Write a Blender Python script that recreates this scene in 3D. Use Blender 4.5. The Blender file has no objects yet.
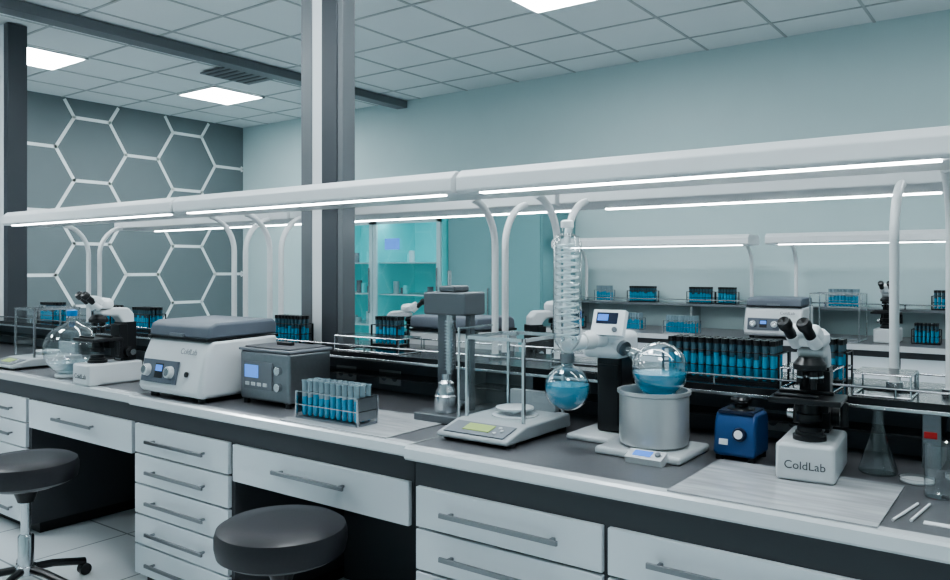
import bpy, bmesh, math, random
from mathutils import Vector, Matrix
random.seed(4)
scene=bpy.context.scene
try:
    scene.view_settings.view_transform='AgX'
    scene.view_settings.look='AgX - Medium High Contrast'
except Exception as e: print(e)
# ---------------------------------------------------------------- materials
def mat(name,col,rough=.5,metal=0,noise=0,nscale=20,emis=None,es=0,spec=.5,trans=0,ior=1.45,coat=0):
    m=bpy.data.materials.new(name);m.use_nodes=True
    nt=m.node_tree;b=nt.nodes['Principled BSDF']
    b.inputs['Base Color'].default_value=(*col,1);b.inputs['Roughness'].default_value=rough
    b.inputs['Metallic'].default_value=metal;b.inputs['Specular IOR Level'].default_value=spec
    b.inputs['Transmission Weight'].default_value=trans;b.inputs['IOR'].default_value=ior
    b.inputs['Coat Weight'].default_value=coat
    if emis: 
        b.inputs['Emission Color'].default_value=(*emis,1);b.inputs['Emission Strength'].default_value=es
    if noise:
        tc=nt.nodes.new('ShaderNodeTexCoord');n=nt.nodes.new('ShaderNodeTexNoise');n.inputs['Scale'].default_value=nscale
        n.inputs['Detail'].default_value=6
        mx=nt.nodes.new('ShaderNodeMix');mx.data_type='RGBA'
        mx.inputs[6].default_value=(*[c*(1-noise) for c in col],1);mx.inputs[7].default_value=(*[min(1,c*(1+noise)) for c in col],1)
        nt.links.new(tc.outputs['Object'],n.inputs['Vector']);nt.links.new(n.outputs['Fac'],mx.inputs[0]);nt.links.new(mx.outputs[2],b.inputs['Base Color'])
    return m
def glassmat(name,tint,f0=.05,edge=.7,power=3.0,rough=0.02):
    # thin clear glass: transparent + reflection growing toward grazing angles
    m=bpy.data.materials.new(name);m.use_nodes=True;nt=m.node_tree;nt.nodes.clear()
    o=nt.nodes.new('ShaderNodeOutputMaterial');mx=nt.nodes.new('ShaderNodeMixShader')
    t=nt.nodes.new('ShaderNodeBsdfTransparent');t.inputs[0].default_value=(*tint,1)
    g=nt.nodes.new('ShaderNodeBsdfGlossy');g.inputs['Roughness'].default_value=rough
    lw=nt.nodes.new('ShaderNodeLayerWeight');lw.inputs['Blend'].default_value=.5
    p=nt.nodes.new('ShaderNodeMath');p.operation='POWER';p.inputs[1].default_value=power
    q=nt.nodes.new('ShaderNodeMath');q.operation='MULTIPLY_ADD';q.inputs[1].default_value=edge;q.inputs[2].default_value=f0;q.use_clamp=True
    nt.links.new(lw.outputs['Facing'],p.inputs[0]);nt.links.new(p.outputs[0],q.inputs[0])
    nt.links.new(q.outputs[0],mx.inputs[0]);nt.links.new(t.outputs[0],mx.inputs[1]);nt.links.new(g.outputs[0],mx.inputs[2]);nt.links.new(mx.outputs[0],o.inputs[0])
    return m
W=mat('white_enamel',(.78,.81,.83),.35)
WP=mat('white_plastic',(.60,.63,.65),.32,noise=.03)
CAB=mat('cabinet_white',(.68,.725,.76),.3)
GP=mat('grey_plastic',(.17,.19,.215),.4)
LG=mat('lid_bluegrey',(.11,.13,.16),.45,noise=.06)
DG=mat('dark_grey_carcass',(.07,.074,.083),.55)
TOP=mat('counter_dark',(.115,.118,.128),.28,noise=.12,nscale=60)
BL=mat('black_plastic',(.012,.013,.015),.3)
BS=mat('black_shelf',(.014,.015,.018),.18)
ST=mat('steel',(.62,.64,.66),.25,1)
PANM=mat('weighing_pan_steel',(.72,.74,.76),.4,.6)
STH=mat('steel_handle',(.26,.27,.285),.35,1)
STD=mat('steel_brushed_dark',(.27,.29,.31),.38,1,noise=.1,nscale=50)
HOM=mat('homogenizer_metal',(.15,.165,.18),.35,.6)
AL=mat('aluminium_frame',(.17,.185,.20),.4,.3)
AL2=mat('dark_frame',(.075,.083,.095),.4,.2)
TRIM=mat('edge_trim',(.74,.77,.79),.2,.3)
LAMP=mat('lamp_housing',(.76,.785,.80),.35)
EM=mat('lamp_tube',(1,1,1),.5,emis=(.92,.98,1),es=20)
PAN=mat('ceiling_light_diffuser',(1,1,1),.5,emis=(.92,.98,1),es=33)
WALL=mat('wall_teal_paint',(.545,.675,.69),.7,noise=.03,nscale=3)
WHEX=mat('wall_bluegrey_paint',(.165,.20,.213),.65,noise=.05,nscale=3)
HEXL=mat('hex_lines_white',(.84,.88,.89),.5)
CEIL=mat('ceiling_tile',(.72,.76,.775),.9,noise=.05,nscale=120)
GRID=mat('ceiling_grid',(.42,.45,.46),.6)
BLUE=mat('blue_plastic',(.02,.07,.20),.35)
BLUED=mat('blue_dark_plastic',(.012,.02,.05),.3)
LIQ=mat('blue_liquid',(.05,.44,.64),.08,trans=.3,ior=1.33)
LIQT=mat('tube_liquid',(.035,.34,.54),.12,coat=.6)
TUB=mat('tube_glass',(.06,.12,.155),.08,coat=.5)
TUBW=mat('tube_glass_clear',(.26,.36,.41),.08,coat=.5)
GL=glassmat('clear_glass',(.96,.985,.99))
GLP=glassmat('pane_glass',(.95,.98,.985),.05,.4,3.5)
GLT=glassmat('flask_glass',(.94,.975,.985),.11,.85,1.9)
SCR=mat('screen_blue',(.02,.05,.3),.2,emis=(.15,.4,1),es=.8)
LCD=mat('screen_green',(.28,.36,.12),.3,emis=(.5,.75,.25),es=.15)
VINYL=mat('vinyl_dark',(.024,.024,.029),.4,noise=.2,nscale=90)
TEAL=mat('teal_interior_glow',(.14,.56,.58),.4,emis=(.1,.6,.62),es=.2)  # weak emission in the material makes the fridge interior look lit
RED=mat('red_label',(.5,.03,.03),.5)
CER=mat('ceramic_white',(.66,.68,.69),.3)
POT=mat('bath_steel',(.55,.57,.58),.34,.55)
BALG=mat('balance_grey',(.36,.39,.41),.35)
SL=mat('marble_slab',(.62,.64,.66),.1)
nt=SL.node_tree;b=nt.nodes['Principled BSDF'];tc=nt.nodes.new('ShaderNodeTexCoord');mp=nt.nodes.new('ShaderNodeMapping');mp.inputs['Scale'].default_value=(1.2,9,2)
n=nt.nodes.new('ShaderNodeTexNoise');n.inputs['Scale'].default_value=4;n.inputs['Detail'].default_value=8;n.inputs['Distortion'].default_value=.6
cr=nt.nodes.new('ShaderNodeValToRGB');cr.color_ramp.elements[0].position=.3;cr.color_ramp.elements[0].color=(.34,.355,.37,1);cr.color_ramp.elements[1].position=.7;cr.color_ramp.elements[1].color=(.50,.52,.54,1)
for a,c in ((tc.outputs['Object'],mp.inputs[0]),(mp.outputs[0],n.inputs[0]),(n.outputs[0],cr.inputs[0]),(cr.outputs[0],b.inputs['Base Color'])): nt.links.new(a,c)
FL=mat('floor_tile',(.6,.64,.66),.15)
nt=FL.node_tree;b=nt.nodes['Principled BSDF'];tc=nt.nodes.new('ShaderNodeTexCoord');br=nt.nodes.new('ShaderNodeTexBrick')
br.offset=0;br.inputs['Color1'].default_value=(.68,.73,.76,1);br.inputs['Color2'].default_value=(.64,.69,.72,1);br.inputs['Mortar'].default_value=(.3,.33,.35,1)
br.inputs['Scale'].default_value=1;br.inputs['Mortar Size'].default_value=.006;br.inputs['Brick Width'].default_value=.6;br.inputs['Row Height'].default_value=.6
nt.links.new(tc.outputs['Object'],br.inputs['Vector']);nt.links.new(br.outputs['Color'],b.inputs['Base Color'])
# ---------------------------------------------------------------- mesh builder
class MB:
    def __init__(s): s.v=[];s.f=[];s.m=[];s.mats=[]
    def add(s,vs,fs,mt,M=None):
        if mt not in s.mats: s.mats.append(mt)
        k=s.mats.index(mt);o=len(s.v)
        for p in vs:
            p=Vector(p)
            s.v.append(M@p if M else p)
        for f in fs: s.f.append([i+o for i in f]);s.m.append(k)
        return s
    def box(s,x0,x1,y0,y1,z0,z1,mt,M=None):
        vs=[(x,y,z) for z in(z0,z1) for y in(y0,y1) for x in(x0,x1)]
        return s.add(vs,[(0,2,3,1),(4,5,7,6),(0,1,5,4),(2,6,7,3),(0,4,6,2),(1,3,7,5)],mt,M)
    def quad(s,a,b,c,d,mt): return s.add([a,b,c,d],[(0,1,2,3)],mt)
    def prism(s,poly,x0,x1,mt,axis='x',M=None):
        n=len(poly)
        def P(a,u,w): return (a,u,w) if axis=='x' else ((u,a,w) if axis=='y' else (u,w,a))
        vs=[P(x0,*p) for p in poly]+[P(x1,*p) for p in poly]
        fs=[tuple(range(n)),tuple(range(n,2*n))]+[(i,(i+1)%n,n+(i+1)%n,n+i) for i in range(n)]
        return s.add(vs,fs,mt,M)
    def lathe(s,prof,mt,c=(0,0,0),seg=28,M=None,close=True):
        vs=[];fs=[]
        for r,z in prof:
            for i in range(seg):
                a=2*math.pi*i/seg;vs.append((c[0]+r*math.cos(a),c[1]+r*math.sin(a),c[2]+z))
        for j in range(len(prof)-1):
            for i in range(seg):
                k=(i+1)%seg;fs.append((j*seg+i,j*seg+k,(j+1)*seg+k,(j+1)*seg+i))
        if close:
            if prof[0][0]>1e-4: fs.append(tuple(range(seg)))
            if prof[-1][0]>1e-4: fs.append(tuple(range((len(prof)-1)*seg,len(prof)*seg)))
        return s.add(vs,fs,mt,M)
    def cyl(s,p0,p1,r0,mt,r1=None,seg=20,M=None):
        p0=Vector(p0);p1=Vector(p1);r1=r0 if r1 is None else r1
        d=p1-p0;q=d.to_track_quat('Z','Y').to_matrix().to_4x4();T=Matrix.Translation(p0)@q
        if M: T=M@T
        return s.lathe([(r0,0),(r1,d.length)],mt,seg=seg,M=T)
    def alathe(s,prof,p0,p1,mt,seg=28,close=True,M=None):
        p0=Vector(p0);d=Vector(p1)-p0;T=Matrix.Translation(p0)@d.to_track_quat('Z','Y').to_matrix().to_4x4()
        if M: T=M@T
        return s.lathe(prof,mt,seg=seg,M=T,close=close)
    def sweep(s,pts,r,mt,seg=10,M=None):
        pts=[Vector(p) for p in pts];vs=[];fs=[];up=None
        for i,p in enumerate(pts):
            t=(pts[min(i+1,len(pts)-1)]-pts[max(i-1,0)]).normalized()
            if up is None:
                up=t.orthogonal().normalized()
            up=(up-t*up.dot(t)).normalized();w=t.cross(up)
            for k in range(seg):
                a=2*math.pi*k/seg;vs.append(p+up*math.cos(a)*r+w*math.sin(a)*r)
        for j in range(len(pts)-1):
            for k in range(seg):
                l=(k+1)%seg;fs.append((j*seg+k,j*seg+l,(j+1)*seg+l,(j+1)*seg+k))
        fs.append(tuple(range(seg)));fs.append(tuple(range((len(pts)-1)*seg,len(pts)*seg)))
        return s.add(vs,fs,mt,M)
    def build(s,name,parent=None,bevel=0,bseg=2,loc=(0,0,0),rz=0,sharp=35):
        me=bpy.data.meshes.new(name);me.from_pydata([tuple(v) for v in s.v],[],s.f)
        for m in s.mats: me.materials.append(m)
        for p,k in zip(me.polygons,s.m): p.material_index=k
        bm=bmesh.new();bm.from_mesh(me);bmesh.ops.recalc_face_normals(bm,faces=bm.faces);bm.to_mesh(me);bm.free()
        for p in me.polygons: p.use_smooth=True
        me.set_sharp_from_angle(angle=math.radians(sharp))
        o=bpy.data.objects.new(name,me);scene.collection.objects.link(o)
        o.location=loc;o.rotation_euler=(0,0,rz)
        if parent: o.parent=parent
        if bevel:
            b=o.modifiers.new('b','BEVEL');b.width=bevel;b.segments=bseg;b.limit_method='ANGLE';b.angle_limit=math.radians(40);b.harden_normals=True
        return o
def root(name,loc=(0,0,0),rz=0,s=1):
    e=bpy.data.objects.new(name,None);e.empty_display_size=.1;scene.collection.objects.link(e);e.location=loc;e.rotation_euler=(0,0,rz);e.scale=(s,s,s);return e
def text(body,size,loc,rot,parent,mt):
    c=bpy.data.curves.new('label_text','FONT');c.body=body;c.size=size;c.extrude=.0004;c.align_x='CENTER';c.align_y='CENTER';c.materials.append(mt)
    o=bpy.data.objects.new('label_text',c);scene.collection.objects.link(o);o.location=loc;o.rotation_euler=rot;o.parent=parent;return o
H=math.pi/2
# ---------------------------------------------------------------- room
HC=3.5;X0=-9.29;X1=3.2;Y0=-2.6;Y1=7.05
MB().box(X0,X1,Y0,Y1,-.1,0,FL).build('floor')
MB().box(X0-.1,X1+.1,Y1,Y1+.1,-.1,HC+.1,WALL).build('wall_back')
MB().box(X0-.1,X1+.1,Y0-.1,Y0,-.1,HC+.1,WALL).build('wall_front')
MB().box(X0-.1,X0,Y0,Y1,-.1,HC+.1,WHEX).build('wall_left')
MB().box(X1,X1+.1,Y0,Y1,-.1,HC+.1,WALL).build('wall_right')
MB().box(X0,X1,Y0,Y1,HC,HC+.1,CEIL).build('ceiling')
T=.69;gx=-3.22;gy=5.89
g=MB()
xs=[gx+i*T for i in range(-12,12) if X0<gx+i*T<X1];ys=[gy+i*T for i in range(-14,4) if Y0<gy+i*T<Y1]
for x in xs: g.box(x-.011,x+.011,Y0,Y1,HC-.006,HC,GRID)
for y in ys: g.box(X0,X1,y-.011,y+.011,HC-.0065,HC,GRID)
g.build('trim_1')
def panel(x,y):
    r=root('ceiling_light',(x+T/2,y-T/2,HC-.008))
    MB().box(-T/2+.02,T/2-.02,-T/2+.02,T/2-.02,-.012,0,PAN).build('diffuser',r)
    m=MB()
    for a,b2,c,d in((-T/2,T/2,-T/2,-T/2+.02),(-T/2,T/2,T/2-.02,T/2),(-T/2,-T/2+.02,-T/2,T/2),(T/2-.02,T/2,-T/2,T/2)): m.box(a,b2,c,d,-.016,0,W)
    m.build('frame',r)
for ix,iy in((-7,0),(-7,-3),(0,-1),(-4,-6),(1,-5),(-3,-9),(5,-1),(4,-7),(-7,-8)):  # first three are in view; the rest are unseen, added to brighten the room
    panel(gx+ix*T,gy+iy*T)
# hexagon line relief on the left wall
hx=MB();R=.43;hw=.019
def clip(a,b2,lo,hi):
    d=b2-a;t0,t1=0.,1.
    for k in(0,1):
        if abs(d[k])<1e-9:
            if a[k]<lo[k] or a[k]>hi[k]: return None
            continue
        u,v=(lo[k]-a[k])/d[k],(hi[k]-a[k])/d[k]
        if u>v: u,v=v,u
        t0=max(t0,u);t1=min(t1,v)
    return None if t0>=t1 else (a+d*t0,a+d*t1)
def seg(a,b2):
    a=Vector(a);b2=Vector(b2)
    r=clip(a,b2,(0,.12),(Y1-.02,HC-.03))
    if not r: return
    a,b2=r;d=(b2-a)
    if d.length<.02: return
    d.normalize();n=Vector((-d.y,d.x))*hw
    a2=a-d*hw*.5;c2=b2+d*hw*.5
    q=[a2+n,c2+n,c2-n,a2-n]
    hx.prism([(p.x,min(p.y,HC-.01)) for p in q],X0,X0+.004,HEXL)
for i in range(-2,14):
    for j in range(-1,7):
        cy=.35+i*1.5*R;cz=.30+j*math.sqrt(3)*R+(math.sqrt(3)/2*R if i%2 else 0)
        P=[(cy+R*math.cos(math.radians(60*k)),cz+R*math.sin(math.radians(60*k))) for k in range(6)]
        for k in range(3): seg(P[k],P[k+1])
hx.build('wall_hexagon_decoration')
MB().box(-6.34,-6.18,Y0+.02,Y1,HC-.09,HC-.007,AL).build('ceiling_beam',bevel=.004)
v=MB().box(-6.95,-6.345,4.75,5.35,HC-.03,HC-.017,AL)
for i in range(6): v.box(-6.92,-6.38,4.80+i*.09,4.83+i*.09,HC-.035,HC-.03,AL2)
v.build('ceiling_vent')
# ---------------------------------------------------------------- double sided bench
bench=root('laboratory_bench')
CY=2.9
modules=[(-7.3,-3.51,2.03),(-3.505,-1.755,2.01),(-1.75,.9,1.98)]
ct=MB();tr=MB()
for a,b2,f in modules:
    ct.box(a,b2,f+.045,3.82,.862,.9,TOP)
    tr.prism([(f+.045,.9),(f+.008,.9),(f,.893),(f,.862),(f+.006,.855),(f+.045,.855)],a,b2,TRIM)
    tr.box(b2-.006,b2,f+.01,3.8,.85,.9005,TRIM)
ct.build('countertop',bench);tr.build('edge_trim',bench)
ca=MB();dr=MB();hd=MB()
def handle(xc,z,f,L=.44):
    y=f-.03
    hd.box(xc-L/2,xc+L/2,y-.008,y+.002,z-.008,z+.008,STH)
    for s in(-1,1): hd.box(xc+s*(L/2-.03)-.006,xc+s*(L/2-.03)+.006,y,f+.0,z-.005,z+.005,STH)
def drawers(a,b2,f,n,top=.768,p=.142,L=.44):
    for i in range(n):
        z1=top-i*p;dr.box(a+.004,b2-.004,f,f+.02,z1-p+.008,z1,CAB);handle((a+b2)/2,z1-p*.47,f,L)
def carcass(a,b2,f):
    ca.box(a,b2,f+.021,2.78,.06,.86,DG)
    ca.box(a+.01,b2-.01,f+.07,2.7,0,.06,BL)
def knee(a,b2,f):
    ca.box(a,b2,f+.021,2.7,.63,.86,DG);ca.box(a,b2,2.68,2.78,0,.86,DG)
    dr.box(a+.01,b2-.01,f,f+.02,.612,.765,CAB);handle((a+b2)/2,.70,f,.40)
f=2.045
drawers(-5.34,-4.62,f,5);carcass(-5.36,-4.60,f);knee(-4.60,-3.53,f);drawers(-6.06,-5.38,f,5);carcass(-7.2,-5.36,f)
f=2.03
drawers(-3.49,-2.77,f,5);carcass(-3.505,-2.755,f);knee(-2.755,-1.765,f)
f=2.0
carcass(-1.735,.85,f)
drawers(-1.72,-1.02,f,5);drawers(-1.01,-.3,f,5);drawers(-.29,.4,f,5)
ca.box(-7.2,.85,2.79,3.76,.06,.86,DG)
ca.build('carcass',bench);dr.build('drawer_fronts',bench,bevel=.003);hd.build('handles',bench,bevel=.002)
sh=MB()
SZ=1.10
sh.box(-7.2,.8,2.66,3.14,SZ-.03,SZ,BS)
sh.box(-7.2,.8,2.655,2.662,SZ-.034,SZ-.022,ST)
sh.box(-7.2,.8,2.70,3.10,.985,.99,BS)
sh.build('shelf',bench,bevel=.002)
sp=MB()
sp.box(-7.2,.8,2.84,2.96,.9,SZ-.03,GP)
for x in (-6.9,-5.4,-3.85,-3.5,-2.05,-1.71,-.285,.3):
    sp.box(x-.025,x+.025,2.69,3.11,.9,SZ-.03,STD)
for x in (-4.6,-2.9,-2.6,-1.2,-.75,-.1):
    sp.box(x-.07,x+.07,2.834,2.84,.93,1.0,WP)
    for s in(-.035,.035): sp.cyl((x+s,2.83,.965),(x+s,2.834,.965),.018,GP,seg=14)
sp.box(-.305,-.27,2.685,2.69,.99,1.01,RED)
sp.build('spine',bench,bevel=.002)
rl=MB()
for y in(2.68,3.12):
    for x in [-7.1+i*.56 for i in range(15)]: rl.cyl((x,y,SZ),(x,y,SZ+.03),.004,ST,seg=8)
    rl.cyl((-7.1,y,SZ+.03),(.74,y,SZ+.03),.004,ST,seg=8)
rl.build('shelf_rail',bench)
def post(parts,name):
    r=root(name)
    for i,(a,b2,c,d,mt) in enumerate(parts):
        m=MB().box(a,b2,c,d,SZ,HC-.008,mt);m.build('profile_%d'%i,r,bevel=.004)
post([(-3.27,-3.185,2.86,2.98,AL),(-3.185,-3.11,2.862,2.97,W),(-3.11,-2.995,2.86,2.97,AL2),(-2.995,-2.955,2.865,2.955,AL)],'partition_post')
post([(-6.98,-6.88,2.87,2.93,W),(-6.88,-6.80,2.87,3.02,AL2)],'partition_post')
# ---------------------------------------------------------------- bench lamps
def bench_lamp(xa,xb,front=True,cy=CY,base=SZ,zb=1.785,px=.15,off=.04,out=.55,depth=.32,pxb=None):
    s=-1 if front else 1
    r=root('bench_lamp')
    yo=cy+s*out;yi=cy+s*(out-depth)
    def Y(t): return yo+(yi-yo)*t
    p=[(Y(0),zb+.010),(Y(0),zb+.06),(Y(.1),zb+.088),(Y(.85),zb+.088),(Y(1),zb+.06),(Y(1),zb+.01),(Y(.9),zb),(Y(.04),zb)]
    MB().prism(p,xa,xb,LAMP).build('housing',r,bevel=.006,bseg=3)
    MB().box(xa+.10,xb-.06,min(Y(.06),Y(.16)),max(Y(.06),Y(.16)),zb-.005,zb+.002,EM).build('light_tube',r)
    m=MB()
    for x in(xa+px,xb-(px if pxb is None else pxb)):
        yb=cy+s*off;pts=[(x,yb,base),(x,yb,zb-.19)]
        for i in range(1,11):
            a=i/10*H*.93;pts.append((x,yb+s*.19*(1-math.cos(a)),zb-.19+.19*math.sin(a)+i*.0012))
        m.sweep(pts,.0155,LAMP,seg=14)
        m.cyl((x,yb,base),(x,yb,base+.02),.026,ST)
    m.build('curved_posts',r)
for xa,xb in((-5.66,-3.70),(-3.68,-1.84),(-1.82,-.17)):
    bench_lamp(xa,xb,True,pxb=.08 if xb>-1 else None);bench_lamp(xa,xb-.1 if xb>-1 else xb,False)
# ---------------------------------------------------------------- equipment
def centrifuge(loc,rz=0,s=1):
    r=root('centrifuge',loc,rz,s)
    MB().prism([(-.20,.02),(-.215,.05),(-.185,.19),(-.15,.265),(.20,.275),(.21,.02)],-.235,.235,WP).build('body',r,bevel=.02,bseg=4)
    MB().prism([(-.165,.268),(-.155,.325),(-.12,.34),(.19,.345),(.205,.32),(.205,.276)],-.225,.225,LG).build('lid',r,bevel=.014,bseg=3)
    m=MB().box(-.228,.228,-.168,.207,.262,.273,BL).box(-.05,.05,-.172,-.150,.275,.29,GP)
    for x in(-.18,.18):
        for y in(-.16,.17): m.cyl((x,y,0),(x,y,.03),.02,BL)
    m.build('seal_feet',r)
    M=Matrix.Translation((0,-.203,.12))@Matrix.Rotation(-math.radians(11),4,'X')
    m=MB().box(-.20,.06,-.008,.004,-.05,.05,LG,M)
    m.box(-.10,-.04,-.010,-.004,-.03,.035,BL,M).box(-.095,-.045,-.0115,-.008,0,.028,SCR,M)
    for x in(-.155,.02): m.cyl((x,-.008,0),(x,-.03,0),.028,WP,.024,M=M);m.cyl((x,-.03,0),(x,-.033,0),.018,ST,M=M)
    m.cyl((.13,-.0,.0),(.13,-.008,.0),.012,BL,M=M)
    m.build('control_panel',r,bevel=.002)
    text('ColdLab',.035,(.12,-.187,.215),(H-.3,0,0),r,GP)
    return r
centrifuge((-3.23,2.26,.9),s=1.04)
centrifuge((-2.58,3.42,.9),math.pi)
def water_bath(loc):
    r=root('ultrasonic_bath',loc)
    MB().box(-.165,.165,-.12,.12,.02,.235,STD).build('body',r,bevel=.012,bseg=3)
    MB().box(-.17,.17,-.125,.125,.235,.247,GP).box(-.15,.15,-.105,.105,.247,.255,DG).box(-.05,.05,-.01,.01,.255,.27,BL).build('lid',r,bevel=.004)
    m=MB().box(-.13,.06,-.127,-.118,.07,.19,GP).box(-.12,-.03,-.13,-.124,.12,.175,SCR)
    m.cyl((.105,-.12,.16),(.105,-.14,.16),.018,ST).cyl((.105,-.12,.09),(.105,-.14,.09),.018,ST)
    for i in range(4): m.box(-.115+i*.04,-.09+i*.04,-.131,-.125,.085,.10,WP)
    m.build('controls',r,bevel=.001)
    m=MB()
    for x in(-.14,.14):
        for y in(-.1,.1): m.cyl((x,y,0),(x,y,.022),.014,BL)
    m.build('feet',r)
water_bath((-2.755,2.32,.9))
def tube_rack(loc,nx,ny,cap=True,pitch=.026,h=.15,rz=0,fill=.6,tr=.0085,plates=False):
    r=root('test_tube_rack',loc,rz)
    F=BL if cap else ST
    wx=nx*pitch/2+.01;wy=ny*pitch/2+.008
    m=MB().box(-wx,wx,-wy,wy,.0,.009,STD if plates else F)
    for z in(h*.36,h*.7): 
        for j in range(ny+1): 
            y=-wy+j*(2*wy/ny);m.box(-wx,wx,y-.0015,y+.0015,z,z+.003,F)
        for i in range(nx+1):
            x=-wx+i*(2*wx/nx);m.box(x-.0015,x+.0015,-wy,wy,z,z+.003,F)
    for x in(-wx,wx): 
        m.box(x-.003,x+.003,-wy,-wy+.008,0,h*.72,F);m.box(x-.003,x+.003,wy-.008,wy,0,h*.72,F)
        if plates: m.box(x-.0015,x+.0015,-wy+.008,wy-.008,.02,h*.72,STD)
    m.build('frame',r)
    t=MB();l=MB()
    for i in range(nx):
        for j in range(ny):
            x=(i-(nx-1)/2)*pitch;y=(j-(ny-1)/2)*pitch
            f=h*fill*random.uniform(.9,1.1)
            l.lathe([(.0,.009),(tr*.7,.012),(tr,.02),(tr,f)],LIQT,(x,y,0),10)
            if cap:
                t.cyl((x,y,f),(x,y,h-.018),tr,TUB,seg=10);t.cyl((x,y,h-.018),(x,y,h),tr*1.22,BL,seg=10)
            else: t.cyl((x,y,f),(x,y,h-.004),tr*.98,TUBW,seg=10);t.cyl((x,y,h-.004),(x,y,h),tr*1.2,TUBW,seg=10)
    t.build('tubes',r);l.build('liquid',r)
MB().box(-.83,-.32,2.0,2.42,.9006,.905,SL).build('marble_slab',bevel=.001)
MB().box(-2.45,-1.88,2.03,2.42,.9006,.905,SL).build('marble_slab',bevel=.001)
tube_rack((-2.25,2.145,.905),10,3,cap=False,h=.15,pitch=.032,tr=.0105,plates=True)
for x,y,nx,ny in((-.945,2.80,14,4),(-3.24,2.77,8,3),(-4.66,2.80,8,4),(-2.75,3.0,6,3),(-5.12,2.8,8,4),(-5.9,2.8,8,4),(-.64,2.98,5,3)):
    tube_rack((x,y,SZ),nx,ny,pitch=.028 if nx==14 else .026,tr=.0095 if nx==14 else .0085)
def microscope(loc,rz=0,name='microscope',label=True,hrz=0,s=1):
    r=root(name,loc,rz,s)
    MB().box(-.078,.078,-.14,.14,.0,.105,WP).build('base',r,bevel=.012,bseg=3)
    m=MB().lathe([(.045,.105),(.045,.118),(.038,.12),(.038,.128),(.033,.13),(.033,.142),(.026,.144)],BL,(0,-.055,0))
    m.build('illuminator',r)
    MB().prism([(.05,.10),(.045,.20),(.055,.30),(.03,.33),(-.05,.335),(-.06,.36),(.0,.375),(.09,.372),(.12,.34),(.125,.10)],-.036,.036,WP).build('arm',r,bevel=.012,bseg=3)
    m=MB().box(-.042,.042,.035,.08,.12,.29,BL).box(-.10,.09,-.125,.03,.212,.228,BL).box(-.045,.045,-.02,.05,.175,.212,BL)
    m.box(-.09,.03,-.10,-.085,.228,.236,BL).box(-.09,.06,-.02,-.008,.228,.238,BL).cyl((.085,-.0,.14),(.085,-.0,.21),.011,BL)
    m.box(-.038,.038,.05,.128,.106,.30,BL)
    m.build('stage',r,bevel=.003)
    m=MB().lathe([(.034,.16),(.034,.178),(.026,.18),(.026,.212)],BL,(0,-.055,0))
    for q in(-1,1): m.cyl((q*.036,.085,.15),(q*.064,.085,.15),.028,BL).cyl((q*.064,.085,.15),(q*.084,.085,.15),.015,ST)
    m.build('condenser_knobs',r)
    m=MB().lathe([(.03,.30),(.045,.305),(.045,.32),(.03,.34)],BL,(0,-.05,0))
    for k in range(4):
        a=H*k+.5;x=.024*math.cos(a);y=-.05+.024*math.sin(a);L=.055 if k%2 else .04
        m.cyl((x,y,.305),(x*1.25,-.05+(y+.05)*1.25,.305-L),.012,BL,.008,seg=14);m.cyl((x*1.1,-.05+(y+.05)*1.1,.285),(x*1.13,-.05+(y+.05)*1.13,.28),.0125,ST,seg=14)
    m.build('objectives',r)
    Mh=Matrix.Translation((0,-.03,0))@Matrix.Rotation(hrz,4,'Z')@Matrix.Translation((0,.03,0))
    M=Matrix.Translation((0,-.03,.385))
    MB().lathe([(0,-.015),(.045,-.014),(.052,0),(.05,.02),(.035,.035),(0,.04)],W,M=M,seg=24).build('head',r)
    MB().box(-.048,.048,-.05,.0,-.012,.026,W,Mh@Matrix.Translation((0,-.05,.39))@Matrix.Rotation(-.6,4,'X')).build('prism_housing',r,bevel=.012,bseg=3)
    m=MB()
    for q in(-1,1):
        p=Vector((q*.028,-.08,.395));d=Vector((0,-.76,.65)).normalized()
        m.cyl(p-d*.03,p+d*.012,.019,W,.017,M=Mh);m.cyl(p+d*.012,p+d*.055,.0155,BL,M=Mh);m.alathe([(.0145,0),(.020,.004),(.020,.022),(.016,.028),(0,.022)],p+d*.05,p+d*.1,BL,seg=18,M=Mh)
    m.build('eyepieces',r)
    if label: text('ColdLab',.032,(0,-.1408,.045),(H,0,0),r,DG)
    return r
microscope((-.56,2.43,.905),.08,hrz=-.3)
microscope((-3.98,2.17,.9),.0,s=1.05)
microscope((-2.17,3.62,.9),2.6,label=False);microscope((-3.2,3.62,.9),2.2,label=False,s=.9)
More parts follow.
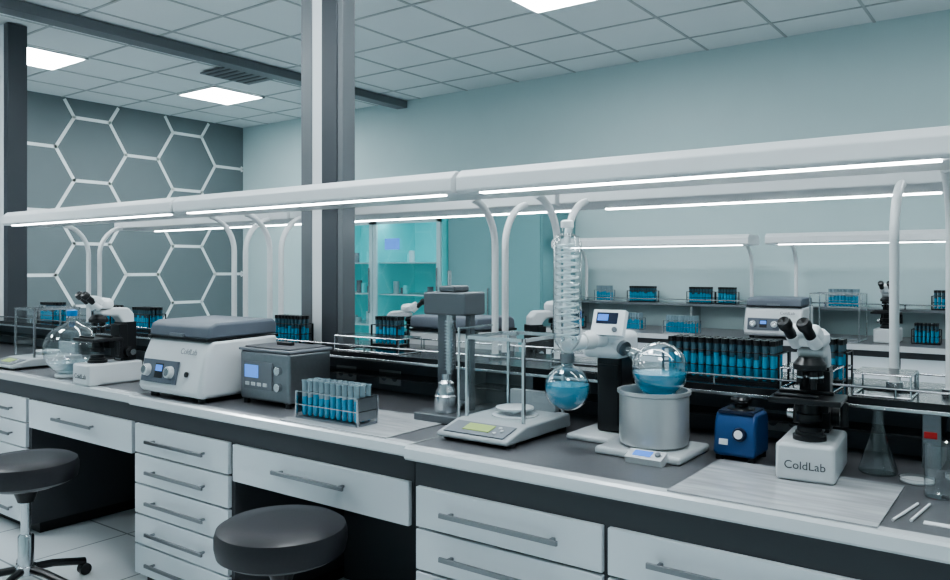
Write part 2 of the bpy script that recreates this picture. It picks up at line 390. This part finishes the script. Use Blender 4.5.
def balance(loc,rz=0):
    r=root('precision_balance',loc,rz)
    MB().prism([(-.22,.012),(-.22,.028),(-.10,.058),(.20,.062),(.21,.012)],-.15,.15,BALG).build('base',r,bevel=.01,bseg=3)
    M=Matrix.Translation((0,-.165,.0425))@Matrix.Rotation(math.radians(14),4,'X')
    m=MB().box(-.125,.125,-.045,.045,0,.004,GP,M).box(-.06,.05,-.02,.03,.004,.007,LCD,M)
    for i in range(3): m.cyl((.075+.018*(i%2),-.02+.02*i,.004),(.075+.018*(i%2),-.02+.02*i,.008),.007,WP,M=M,seg=12)
    m.build('display',r,bevel=.001)
    m=MB()
    for x in(-.13,.13):
        for y in(-.17,.17): m.cyl((x,y,0),(x,y,.02),.018,BL)
    m.lathe([(.085,.056),(.085,.064),(.078,.067)],PANM,(0,.055,0),36).lathe([(.014,.066),(.014,.082),(.064,.085),(.070,.083),(.070,.090),(.066,.092),(0,.091)],PANM,(0,.055,0),36)
    m.build('pan',r)
    m=MB();z0=.062;z1=.355;a=.122;y0=-.075;y1=.195
    for x in(-a,a):
        for y in(y0,y1): m.box(x-.005,x+.005,y-.005,y+.005,z0,z1,ST)
    for y in(y0,y1): m.box(-a,a,y-.005,y+.005,z1-.012,z1,ST)
    for x in(-a,a): m.box(x-.005,x+.005,y0,y1,z1-.012,z1,ST)
    m.box(-.10,.10,y1-.02,y1+.008,z0,z0+.07,BALG).box(-.03,.03,.02,.035,z1,z1+.014,ST)
    m.build('shield_frame',r)
    g=MB();z2=z1-.012
    g.quad((-a,y0,z0),(a,y0,z0),(a,y0,z2),(-a,y0,z2),GLP).quad((-a,y0,z0),(-a,y1,z0),(-a,y1,z2),(-a,y0,z2),GLP).quad((a,y0,z0),(a,y1,z0),(a,y1,z2),(a,y0,z2),GLP)
    g.build('shield_glass',r)
balance((-1.585,2.35,.9));balance((-5.02,2.29,.9))
r=root('laboratory_homogenizer',(-1.92,2.46,.9))
MB().box(-.10,.12,-.12,.12,0,.035,HOM).box(-.085,.035,-.0,.085,.035,.06,HOM).build('base',r,bevel=.006)
MB().box(-.075,-.025,.0,.06,.06,.42,HOM).box(.05,.075,.02,.055,.035,.42,HOM).build('columns',r,bevel=.004)
MB().box(-.10,.11,-.06,.075,.415,.505,HOM).box(-.03,.05,-.05,.05,.505,.53,HOM).build('head',r,bevel=.008)
m=MB().cyl((.01,-.03,.52),(.01,-.03,.59),.008,ST).cyl((.01,-.03,.415),(.01,-.03,.18),.014,ST)
for i in range(16): m.cyl((.01,-.03,.20+i*.0125),(.01,-.03,.206+i*.0125),.021,ST,seg=18)
m.lathe([(.042,.035),(.047,.05),(.047,.10),(.042,.105),(.042,.12),(.032,.135),(.032,.15),(.019,.16),(.019,.185)],ST,(.01,-.05,0))
m.build('grinding_rod',r)
MB().quad((.125,-.115,.035),(.125,.10,.035),(.125,.10,.37),(.125,-.115,.37),GLP).box(.121,.129,-.121,-.115,.035,.37,ST).box(.121,.129,-.121,.10,.37,.376,ST).build('guard',r)
# rotary evaporator
r=root('rotary_evaporator')
def rb(x0,x1,y0,y1,z0,z1,mt,nm,bv=.01): MB().box(x0,x1,y0,y1,z0,z1,mt).build(nm,r,bevel=bv,bseg=3)
rb(-1.19,-.90,2.27,2.53,.9,.925,WP,'bath_base')
rb(-1.37,-1.20,2.40,2.68,.9,.922,WP,'tower_foot',.01)
rb(-1.30,-1.205,2.50,2.60,.922,1.20,BL,'tower',.01)
MB().box(-1.29,-1.215,2.492,2.50,.95,1.16,BL).build('tower_panel',r)
rb(-1.34,-1.18,2.45,2.60,1.185,1.28,W,'drive_head',.025)
M=Matrix.Translation((-1.22,2.44,1.31))@Matrix.Rotation(-.35,4,'X')
MB().box(-.06,.06,-.012,.012,-.045,.045,W,M).box(-.045,.035,-.014,-.011,-.005,.035,BLUED,M).box(-.04,.0,-.0155,-.013,.005,.028,SCR,M).cyl((.03,-.012,-.025),(.03,-.02,-.025),.009,GP,M=M).build('display',r,bevel=.003)
MB().cyl((-1.26,2.5,1.26),(-1.26,2.5,1.30),.02,GP).build('display_neck',r)
MB().lathe([(.095,.925),(.108,.935),(.112,.96),(.112,1.09),(.118,1.095),(.118,1.105),(.108,1.105),(.104,1.09),(.104,.98),(0,.975)],POT,(-1.04,2.40,0),40).build('heating_bath',r)
MB().lathe([(0,1.05),(.1035,1.05),(.1035,1.055),(0,1.055)],LIQ,(-1.04,2.40,0),32).build('bath_water',r)
M=Matrix.Translation((-1.0,2.255,.925))@Matrix.Rotation(.3,4,'X')
MB().box(-.06,.06,-.035,.02,-.022,.006,WP,M).box(-.04,.02,-.022,.008,.006,.009,SCR,M).cyl((.04,-.008,.006),(.04,-.008,.014),.009,GP,M=M).build('bath_control',r,bevel=.003)
p0=Vector((-1.20,2.47,1.235));p1=Vector((-1.03,2.40,1.175));L=(p1-p0).length
cR=.09
prof=[(.016,0),(.016,L*.3)]+[(cR*math.sin(math.radians(x)),L+cR*.15+cR*(-math.cos(math.radians(x)))) for x in range(22,180,9)]+[(0,L+cR*1.15)]
MB().alathe(prof,p0,p1,GLT,seg=32,close=False).build('evaporating_flask',r)
c=p0+(p1-p0).normalized()*(L+cR*.15)
lq=[(0,-.085)]
for i in range(1,10):
    a=math.radians(i*84/9);lq.append((.085*math.sin(a),-.085*math.cos(a)))
lq.append((0,lq[-1][1]))
MB().lathe(lq,LIQ,tuple(c),30).build('evaporating_liquid',r)
MB().cyl(p0-(p1-p0).normalized()*.05,p0+(p1-p0).normalized()*.02,.028,W,.024).cyl(p0+(p1-p0).normalized()*.02,p0+(p1-p0).normalized()*.035,.026,STD).build('rotation_joint',r)
cx,cyy=-1.30,2.29
MB().sweep([(-1.25,2.46,1.25),(-1.275,2.40,1.25),(-1.295,2.33,1.245),(cx,cyy,1.235)],.024,W,16).cyl((-1.27,2.41,1.25),(-1.285,2.37,1.25),.03,CER).build('vapour_tube',r)
MB().lathe([(.02,1.19),(.02,1.225),(.04,1.25),(.048,1.27),(.048,1.58),(.04,1.605),(.018,1.615),(.018,1.645),(.022,1.647)],GLT,(cx,cyy,0),28,close=False).lathe([(.022,1.635),(.022,1.655),(.014,1.66)],W,(cx,cyy,0),16).build('condenser_jacket',r)
COIL=mat('coil_glass',(.80,.88,.90),.1,coat=.5)
for rr in(.037,.020):
    pts=[(cx+rr*math.cos(i*.45),cyy+rr*math.sin(i*.45),1.262+i*.00163) for i in range(196)]
    MB().sweep(pts,.0036,COIL,7).build('condenser_coil',r)
def flask_prof(R,neckr,neckz):
    pr=[(0,-R)]
    for i in range(1,19):
        a=math.radians(i*9);
        if R*math.sin(a)<neckr and i>9: break
        pr.append((R*math.sin(a),-R*math.cos(a)))
    pr+=[(neckr,R+.008),(neckr,neckz)];return pr
def half(R,frac):
    pr=[(0,-R)];am=math.acos(1-2*frac)
    for i in range(1,13):
        a=am*i/12;pr.append((R*math.sin(a),-R*math.cos(a)))
    pr.append((0,pr[-1][1]));return pr
MB().lathe(flask_prof(.076,.018,.105),GLT,(cx,cyy,1.10),36,close=False).build('receiving_flask',r)
MB().lathe(half(.072,.58),LIQ,(cx,cyy,1.10),32).build('receiving_liquid',r)
MB().cyl((cx,cyy,1.185),(cx,cyy,1.215),.024,STD).build('flask_clamp',r)
# round bottom flask left
r=root('round_bottom_flask',(-4.36,2.17,.9))
MB().lathe([(.08,0),(.085,.006),(.085,.018),(.07,.022),(.06,.016),(.06,.004)],W,(0,0,0),30).build('support_ring',r)
MB().lathe(flask_prof(.145,.022,.20),GLT,(0,0,.152),40,close=False).build('glass_body',r)
CLQ=mat('clear_liquid',(.6,.74,.78),.05,trans=.6,ior=1.2)
MB().lathe(half(.139,.25),CLQ,(0,0,.152),32).build('liquid',r)
MB().lathe([(.026,.335),(.028,.34),(.028,.365),(.02,.37)],mat('blue_cap',(.02,.2,.5),.4)).build('stopper',r)
# vortex mixer
r=root('vortex_mixer',(-.79,2.50,.9),0,.9)
MB().prism([(-.08,.015),(-.085,.03),(-.07,.13),(-.05,.165),(.07,.165),(.085,.14),(.085,.015)],-.072,.072,BLUE).build('body',r,bevel=.014,bseg=4)
m=MB().lathe([(.05,.165),(.045,.175),(.022,.18),(.022,.19),(.034,.195),(.036,.205),(.03,.215),(0,.212)],BL,(0,0,0),28)
for x in(-.055,.055):
    for y in(-.06,.06): m.cyl((x,y,0),(x,y,.02),.014,BL)
m.box(-.06,.06,-.06,.07,.160,.170,BLUED)
m.build('head_feet',r)
M=Matrix.Translation((0,-.079,.075))@Matrix.Rotation(-.15,4,'X')
MB().cyl((.02,.0,.02),(.02,-.018,.02),.024,BLUED,.021,M=M).cyl((.02,-.018,.02),(.02,-.02,.02),.015,W,M=M).box(-.05,-.02,-.004,.004,-.02,.0,W,M).build('dial',r,bevel=.001)
# small glassware
r=root('erlenmeyer_flask',(-.405,2.54,.9),0,1.05)
MB().lathe([(0,.002),(.045,.002),(.05,.008),(.048,.018),(.017,.12),(.015,.13),(.015,.175),(.02,.18)],GLT,seg=32,close=False).build('glass',r)
r=root('beaker',(-.235,2.36,.9))
MB().lathe([(0,.002),(.03,.002),(.033,.006),(.033,.14),(.037,.145)],GLT,seg=30,close=False).build('glass',r)
r=root('measuring_cylinder',(-.13,2.48,.9))
MB().lathe([(.035,0),(.035,.008),(.016,.012),(.016,.2),(.02,.205)],GLT,seg=24,close=False).build('glass',r)
for x,y in((-.30,2.50),(-.20,2.60)):
    r=root('petri_dish',(x,y,.9))
    MB().lathe([(0,.001),(.045,.001),(.045,.014),(.047,.014)],GLT,seg=30,close=False).build('glass',r)
    MB().lathe([(0,.002),(.043,.002),(.043,.006),(0,.006)],CER,seg=30).build('agar',r)
MB().cyl((-.30,2.08,.9035),(-.27,2.26,.9035),.0035,W,seg=10).build('glass_rod')
MB().cyl((-.265,2.10,.9035),(-.245,2.27,.9035),.0035,W,seg=10).build('glass_rod')
MB().box(-.24,-.165,2.1,2.125,.9,.902,W).build('microscope_slide')
def wire_tray(x,y,w,d,z=SZ):
    r=root('wire_tray',(x,y,z));m=MB()
    for zz in(.003,.07):
        for yy in(-d/2,d/2): m.cyl((-w/2,yy,zz),(w/2,yy,zz),.003,ST,seg=6)
        for xx in(-w/2,w/2): m.cyl((xx,-d/2,zz),(xx,d/2,zz),.003,ST,seg=6)
    for xx in(-w/2,w/2):
        for yy in(-d/2,d/2): m.cyl((xx,yy,.0),(xx,yy,.07),.003,ST,seg=6)
    m.box(-w/2,w/2,-d/2,d/2,.068,.074,BS)
    m.build('frame',r)
for x,w in((-2.62,.42),(-1.45,.3),(-.64,.16),(-.42,.16)): wire_tray(x,2.77,w,.16)
# ---------------------------------------------------------------- far bench along back wall
FZ=.95
r=root('laboratory_bench')
MB().box(-3.85,1.6,6.2,Y1-.01,.91,FZ,TOP).box(-3.85,1.6,6.185,6.2,.91,FZ,TRIM).build('countertop',r)
m=MB().box(-3.83,1.58,6.25,Y1-.02,0,.91,DG)
for i in range(7): m.box(-3.81+i*.74,-3.09+i*.74,6.23,6.25,.66,.86,CAB).box(-3.81+i*.74,-3.09+i*.74,6.23,6.25,.1,.65,CAB)
m.build('cabinets',r)
m=MB().box(-3.8,1.5,6.80,7.03,1.16,1.18,STD)
for x in(-3.75,-2.6,-1.9,-.3,.6,1.4): m.box(x-.01,x+.01,6.82,7.03,FZ,1.16,ST)
m.box(-3.8,1.5,6.82,6.83,1.21,1.22,ST)
for x in [-3.8+i*.58 for i in range(10)]: m.box(x-.005,x+.005,6.82,6.83,1.18,1.22,ST)
m.build('shelf',r)
for xa,xb in((-3.84,-1.98),(-1.85,.5)):
    bench_lamp(xa,xb,True,cy=6.98,base=1.18,zb=1.69,px=.12,off=.04,out=.53,depth=.32)
centrifuge((-1.74,6.45,FZ),s=.93);microscope((-.97,6.5,FZ),label=False);microscope((-.1,6.5,FZ),label=False)
for a in((-2.5,6.35,FZ,10,4,0),(-.72,6.5,FZ,6,4,1),(-3.1,6.9,1.18,10,3,1),(-2.54,6.9,1.18,8,3,1),(-1.35,6.9,1.18,9,3,0),(-.6,6.9,1.18,9,3,1),(-3.6,6.4,FZ,10,3,1),(-3.05,6.5,FZ,9,4,0),(-2.3,6.9,1.18,6,3,1),(-.25,6.9,1.18,9,3,1),(-.45,6.35,FZ,6,3,0),(-3.5,6.9,1.18,6,3,0)):
    tube_rack(a[:3],a[3],a[4],cap=bool(a[5]))
def glass_box(x,y,z,w,d,h):
    r=root('glass_storage_box',(x,y,z));m=MB()
    for xx in(-w/2,w/2):
        for yy in(-d/2,d/2): m.box(xx-.004,xx+.004,yy-.004,yy+.004,0,h,ST)
    for zz in(0,h-.008):
        for yy in(-d/2,d/2): m.box(-w/2,w/2,yy-.004,yy+.004,zz,zz+.008,ST)
        for xx in(-w/2,w/2): m.box(xx-.004,xx+.004,-d/2,d/2,zz,zz+.008,ST)
    m.build('frame',r)
    a,b2=w/2,d/2
    MB().quad((-a,-b2,0),(a,-b2,0),(a,-b2,h),(-a,-b2,h),GLP).quad((a,-b2,0),(a,b2,0),(a,b2,h),(a,-b2,h),GLP).build('panes',r)
glass_box(-1.30,6.45,FZ,.34,.3,.36)
# teal refrigerator cabinet
r=root('laboratory_refrigerator')
a,b2=-6.95,-5.08;y0,y1=6.35,7.04;mid=-6.05
FR=mat('fridge_frame',(.45,.62,.65),.3)
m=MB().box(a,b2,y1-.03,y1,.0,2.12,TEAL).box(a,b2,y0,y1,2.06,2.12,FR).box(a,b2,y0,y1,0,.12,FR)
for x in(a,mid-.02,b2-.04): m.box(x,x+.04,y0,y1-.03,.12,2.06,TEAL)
for z in(.5,.85,1.2,1.55): m.box(a+.04,b2-.04,y0+.05,y1-.03,z,z+.012,FR)
m.build('cabinet_body',r)
m=MB()
for i in range(30):
    x=random.uniform(a+.1,b2-.1);z=random.choice((.512,.862,1.212,1.562));h=random.uniform(.06,.15)
    if abs(x-mid)<.06: continue
    m.cyl((x,y0+.25,z),(x,y0+.25,z+h),.035,random.choice((FR,GP,TEAL)),seg=12)
m.build('bottles',r)
m=MB()
for u,w2 in((a+.01,mid-.005),(mid+.005,b2-.01)):
    m.quad((u,y0-.02,.14),(w2,y0-.02,.14),(w2,y0-.02,2.04),(u,y0-.02,2.04),GLP)
    for q in((u,u+.05,.14,2.04),(w2-.05,w2,.14,2.04),(u,w2,.14,.2),(u,w2,1.98,2.04)): m.box(q[0],q[1],y0-.03,y0-.005,q[2],q[3],FR)
    m.box(w2-.035,w2-.02,y0-.06,y0-.045,1.0,1.5,ST)
m.build('doors',r)
MB().box(-5.85,-5.65,y0-.05,y0-.032,1.70,1.82,SCR).build('display',r)
MB().box(a+.1,b2-.1,y0+.06,y0+.1,2.045,2.06,EM).build('light_tube',r)
TD=mat('teal_door',(.20,.38,.40),.2)
MB().box(-5.05,-3.9,6.4,7.04,0,2.05,mat('teal_cabinet',(.16,.33,.35),.3)).box(-5.03,-4.49,6.38,6.4,.1,2.03,TD).box(-4.46,-3.92,6.38,6.4,.1,2.03,TD).box(-4.52,-4.505,6.35,6.38,.9,1.3,ST).build('storage_cabinet',bevel=.004)
# ---------------------------------------------------------------- stools
def stool(loc,h=.62):
    r=root('lab_stool',loc)
    R=.222
    MB().lathe([(0,h-.11),(R*.86,h-.11),(R*.97,h-.095),(R,h-.065),(R,h-.035),(R*.97,h-.012),(R*.88,h),(R*.5,h+.006),(0,h+.006)],VINYL,seg=56).build('seat',r)
    MB().lathe([(0,h-.13),(R*.6,h-.13),(R*.84,h-.11),(0,h-.11)],BL,seg=40).lathe([(.035,h-.2),(.06,h-.13),(0,h-.13)],BL).lathe([(.022,.10),(.022,h-.19)],ST).lathe([(.034,.09),(.034,.26),(.028,.27)],ST).build('stem',r)
    m=MB()
    for k in range(5):
        a=k*2*math.pi/5+.3;c,s=math.cos(a),math.sin(a)
        m.sweep([(0.02*c,.02*s,.11),(.12*c,.12*s,.10),(.27*c,.27*s,.065)],.018,BL,10)
        m.cyl((.27*c-s*.018,.27*s+c*.018,.028),(.27*c+s*.018,.27*s-c*.018,.028),.028,BL)
        m.cyl((.27*c,.27*s,.03),(.27*c,.27*s,.07),.01,BL,seg=10)
    m.lathe([(.045,.085),(.045,.125),(.03,.13)],ST)
    m.build('star_base',r)
stool((-3.82,1.69,0));stool((-2.11,1.76,0),.635)
# ---------------------------------------------------------------- world, camera
w=bpy.data.worlds.new('World');scene.world=w;w.use_nodes=True
w.node_tree.nodes['Background'].inputs[0].default_value=(.6,.75,.8,1);w.node_tree.nodes['Background'].inputs[1].default_value=.3
cam=bpy.data.cameras.new('camera');co=bpy.data.objects.new('camera',cam);scene.collection.objects.link(co)
co.location=(0,0,1.5);co.rotation_euler=(H,0,math.radians(36.3));cam.sensor_width=36;cam.lens=783/950*36;cam.shift_y=-22/950;cam.clip_start=.05
scene.camera=co
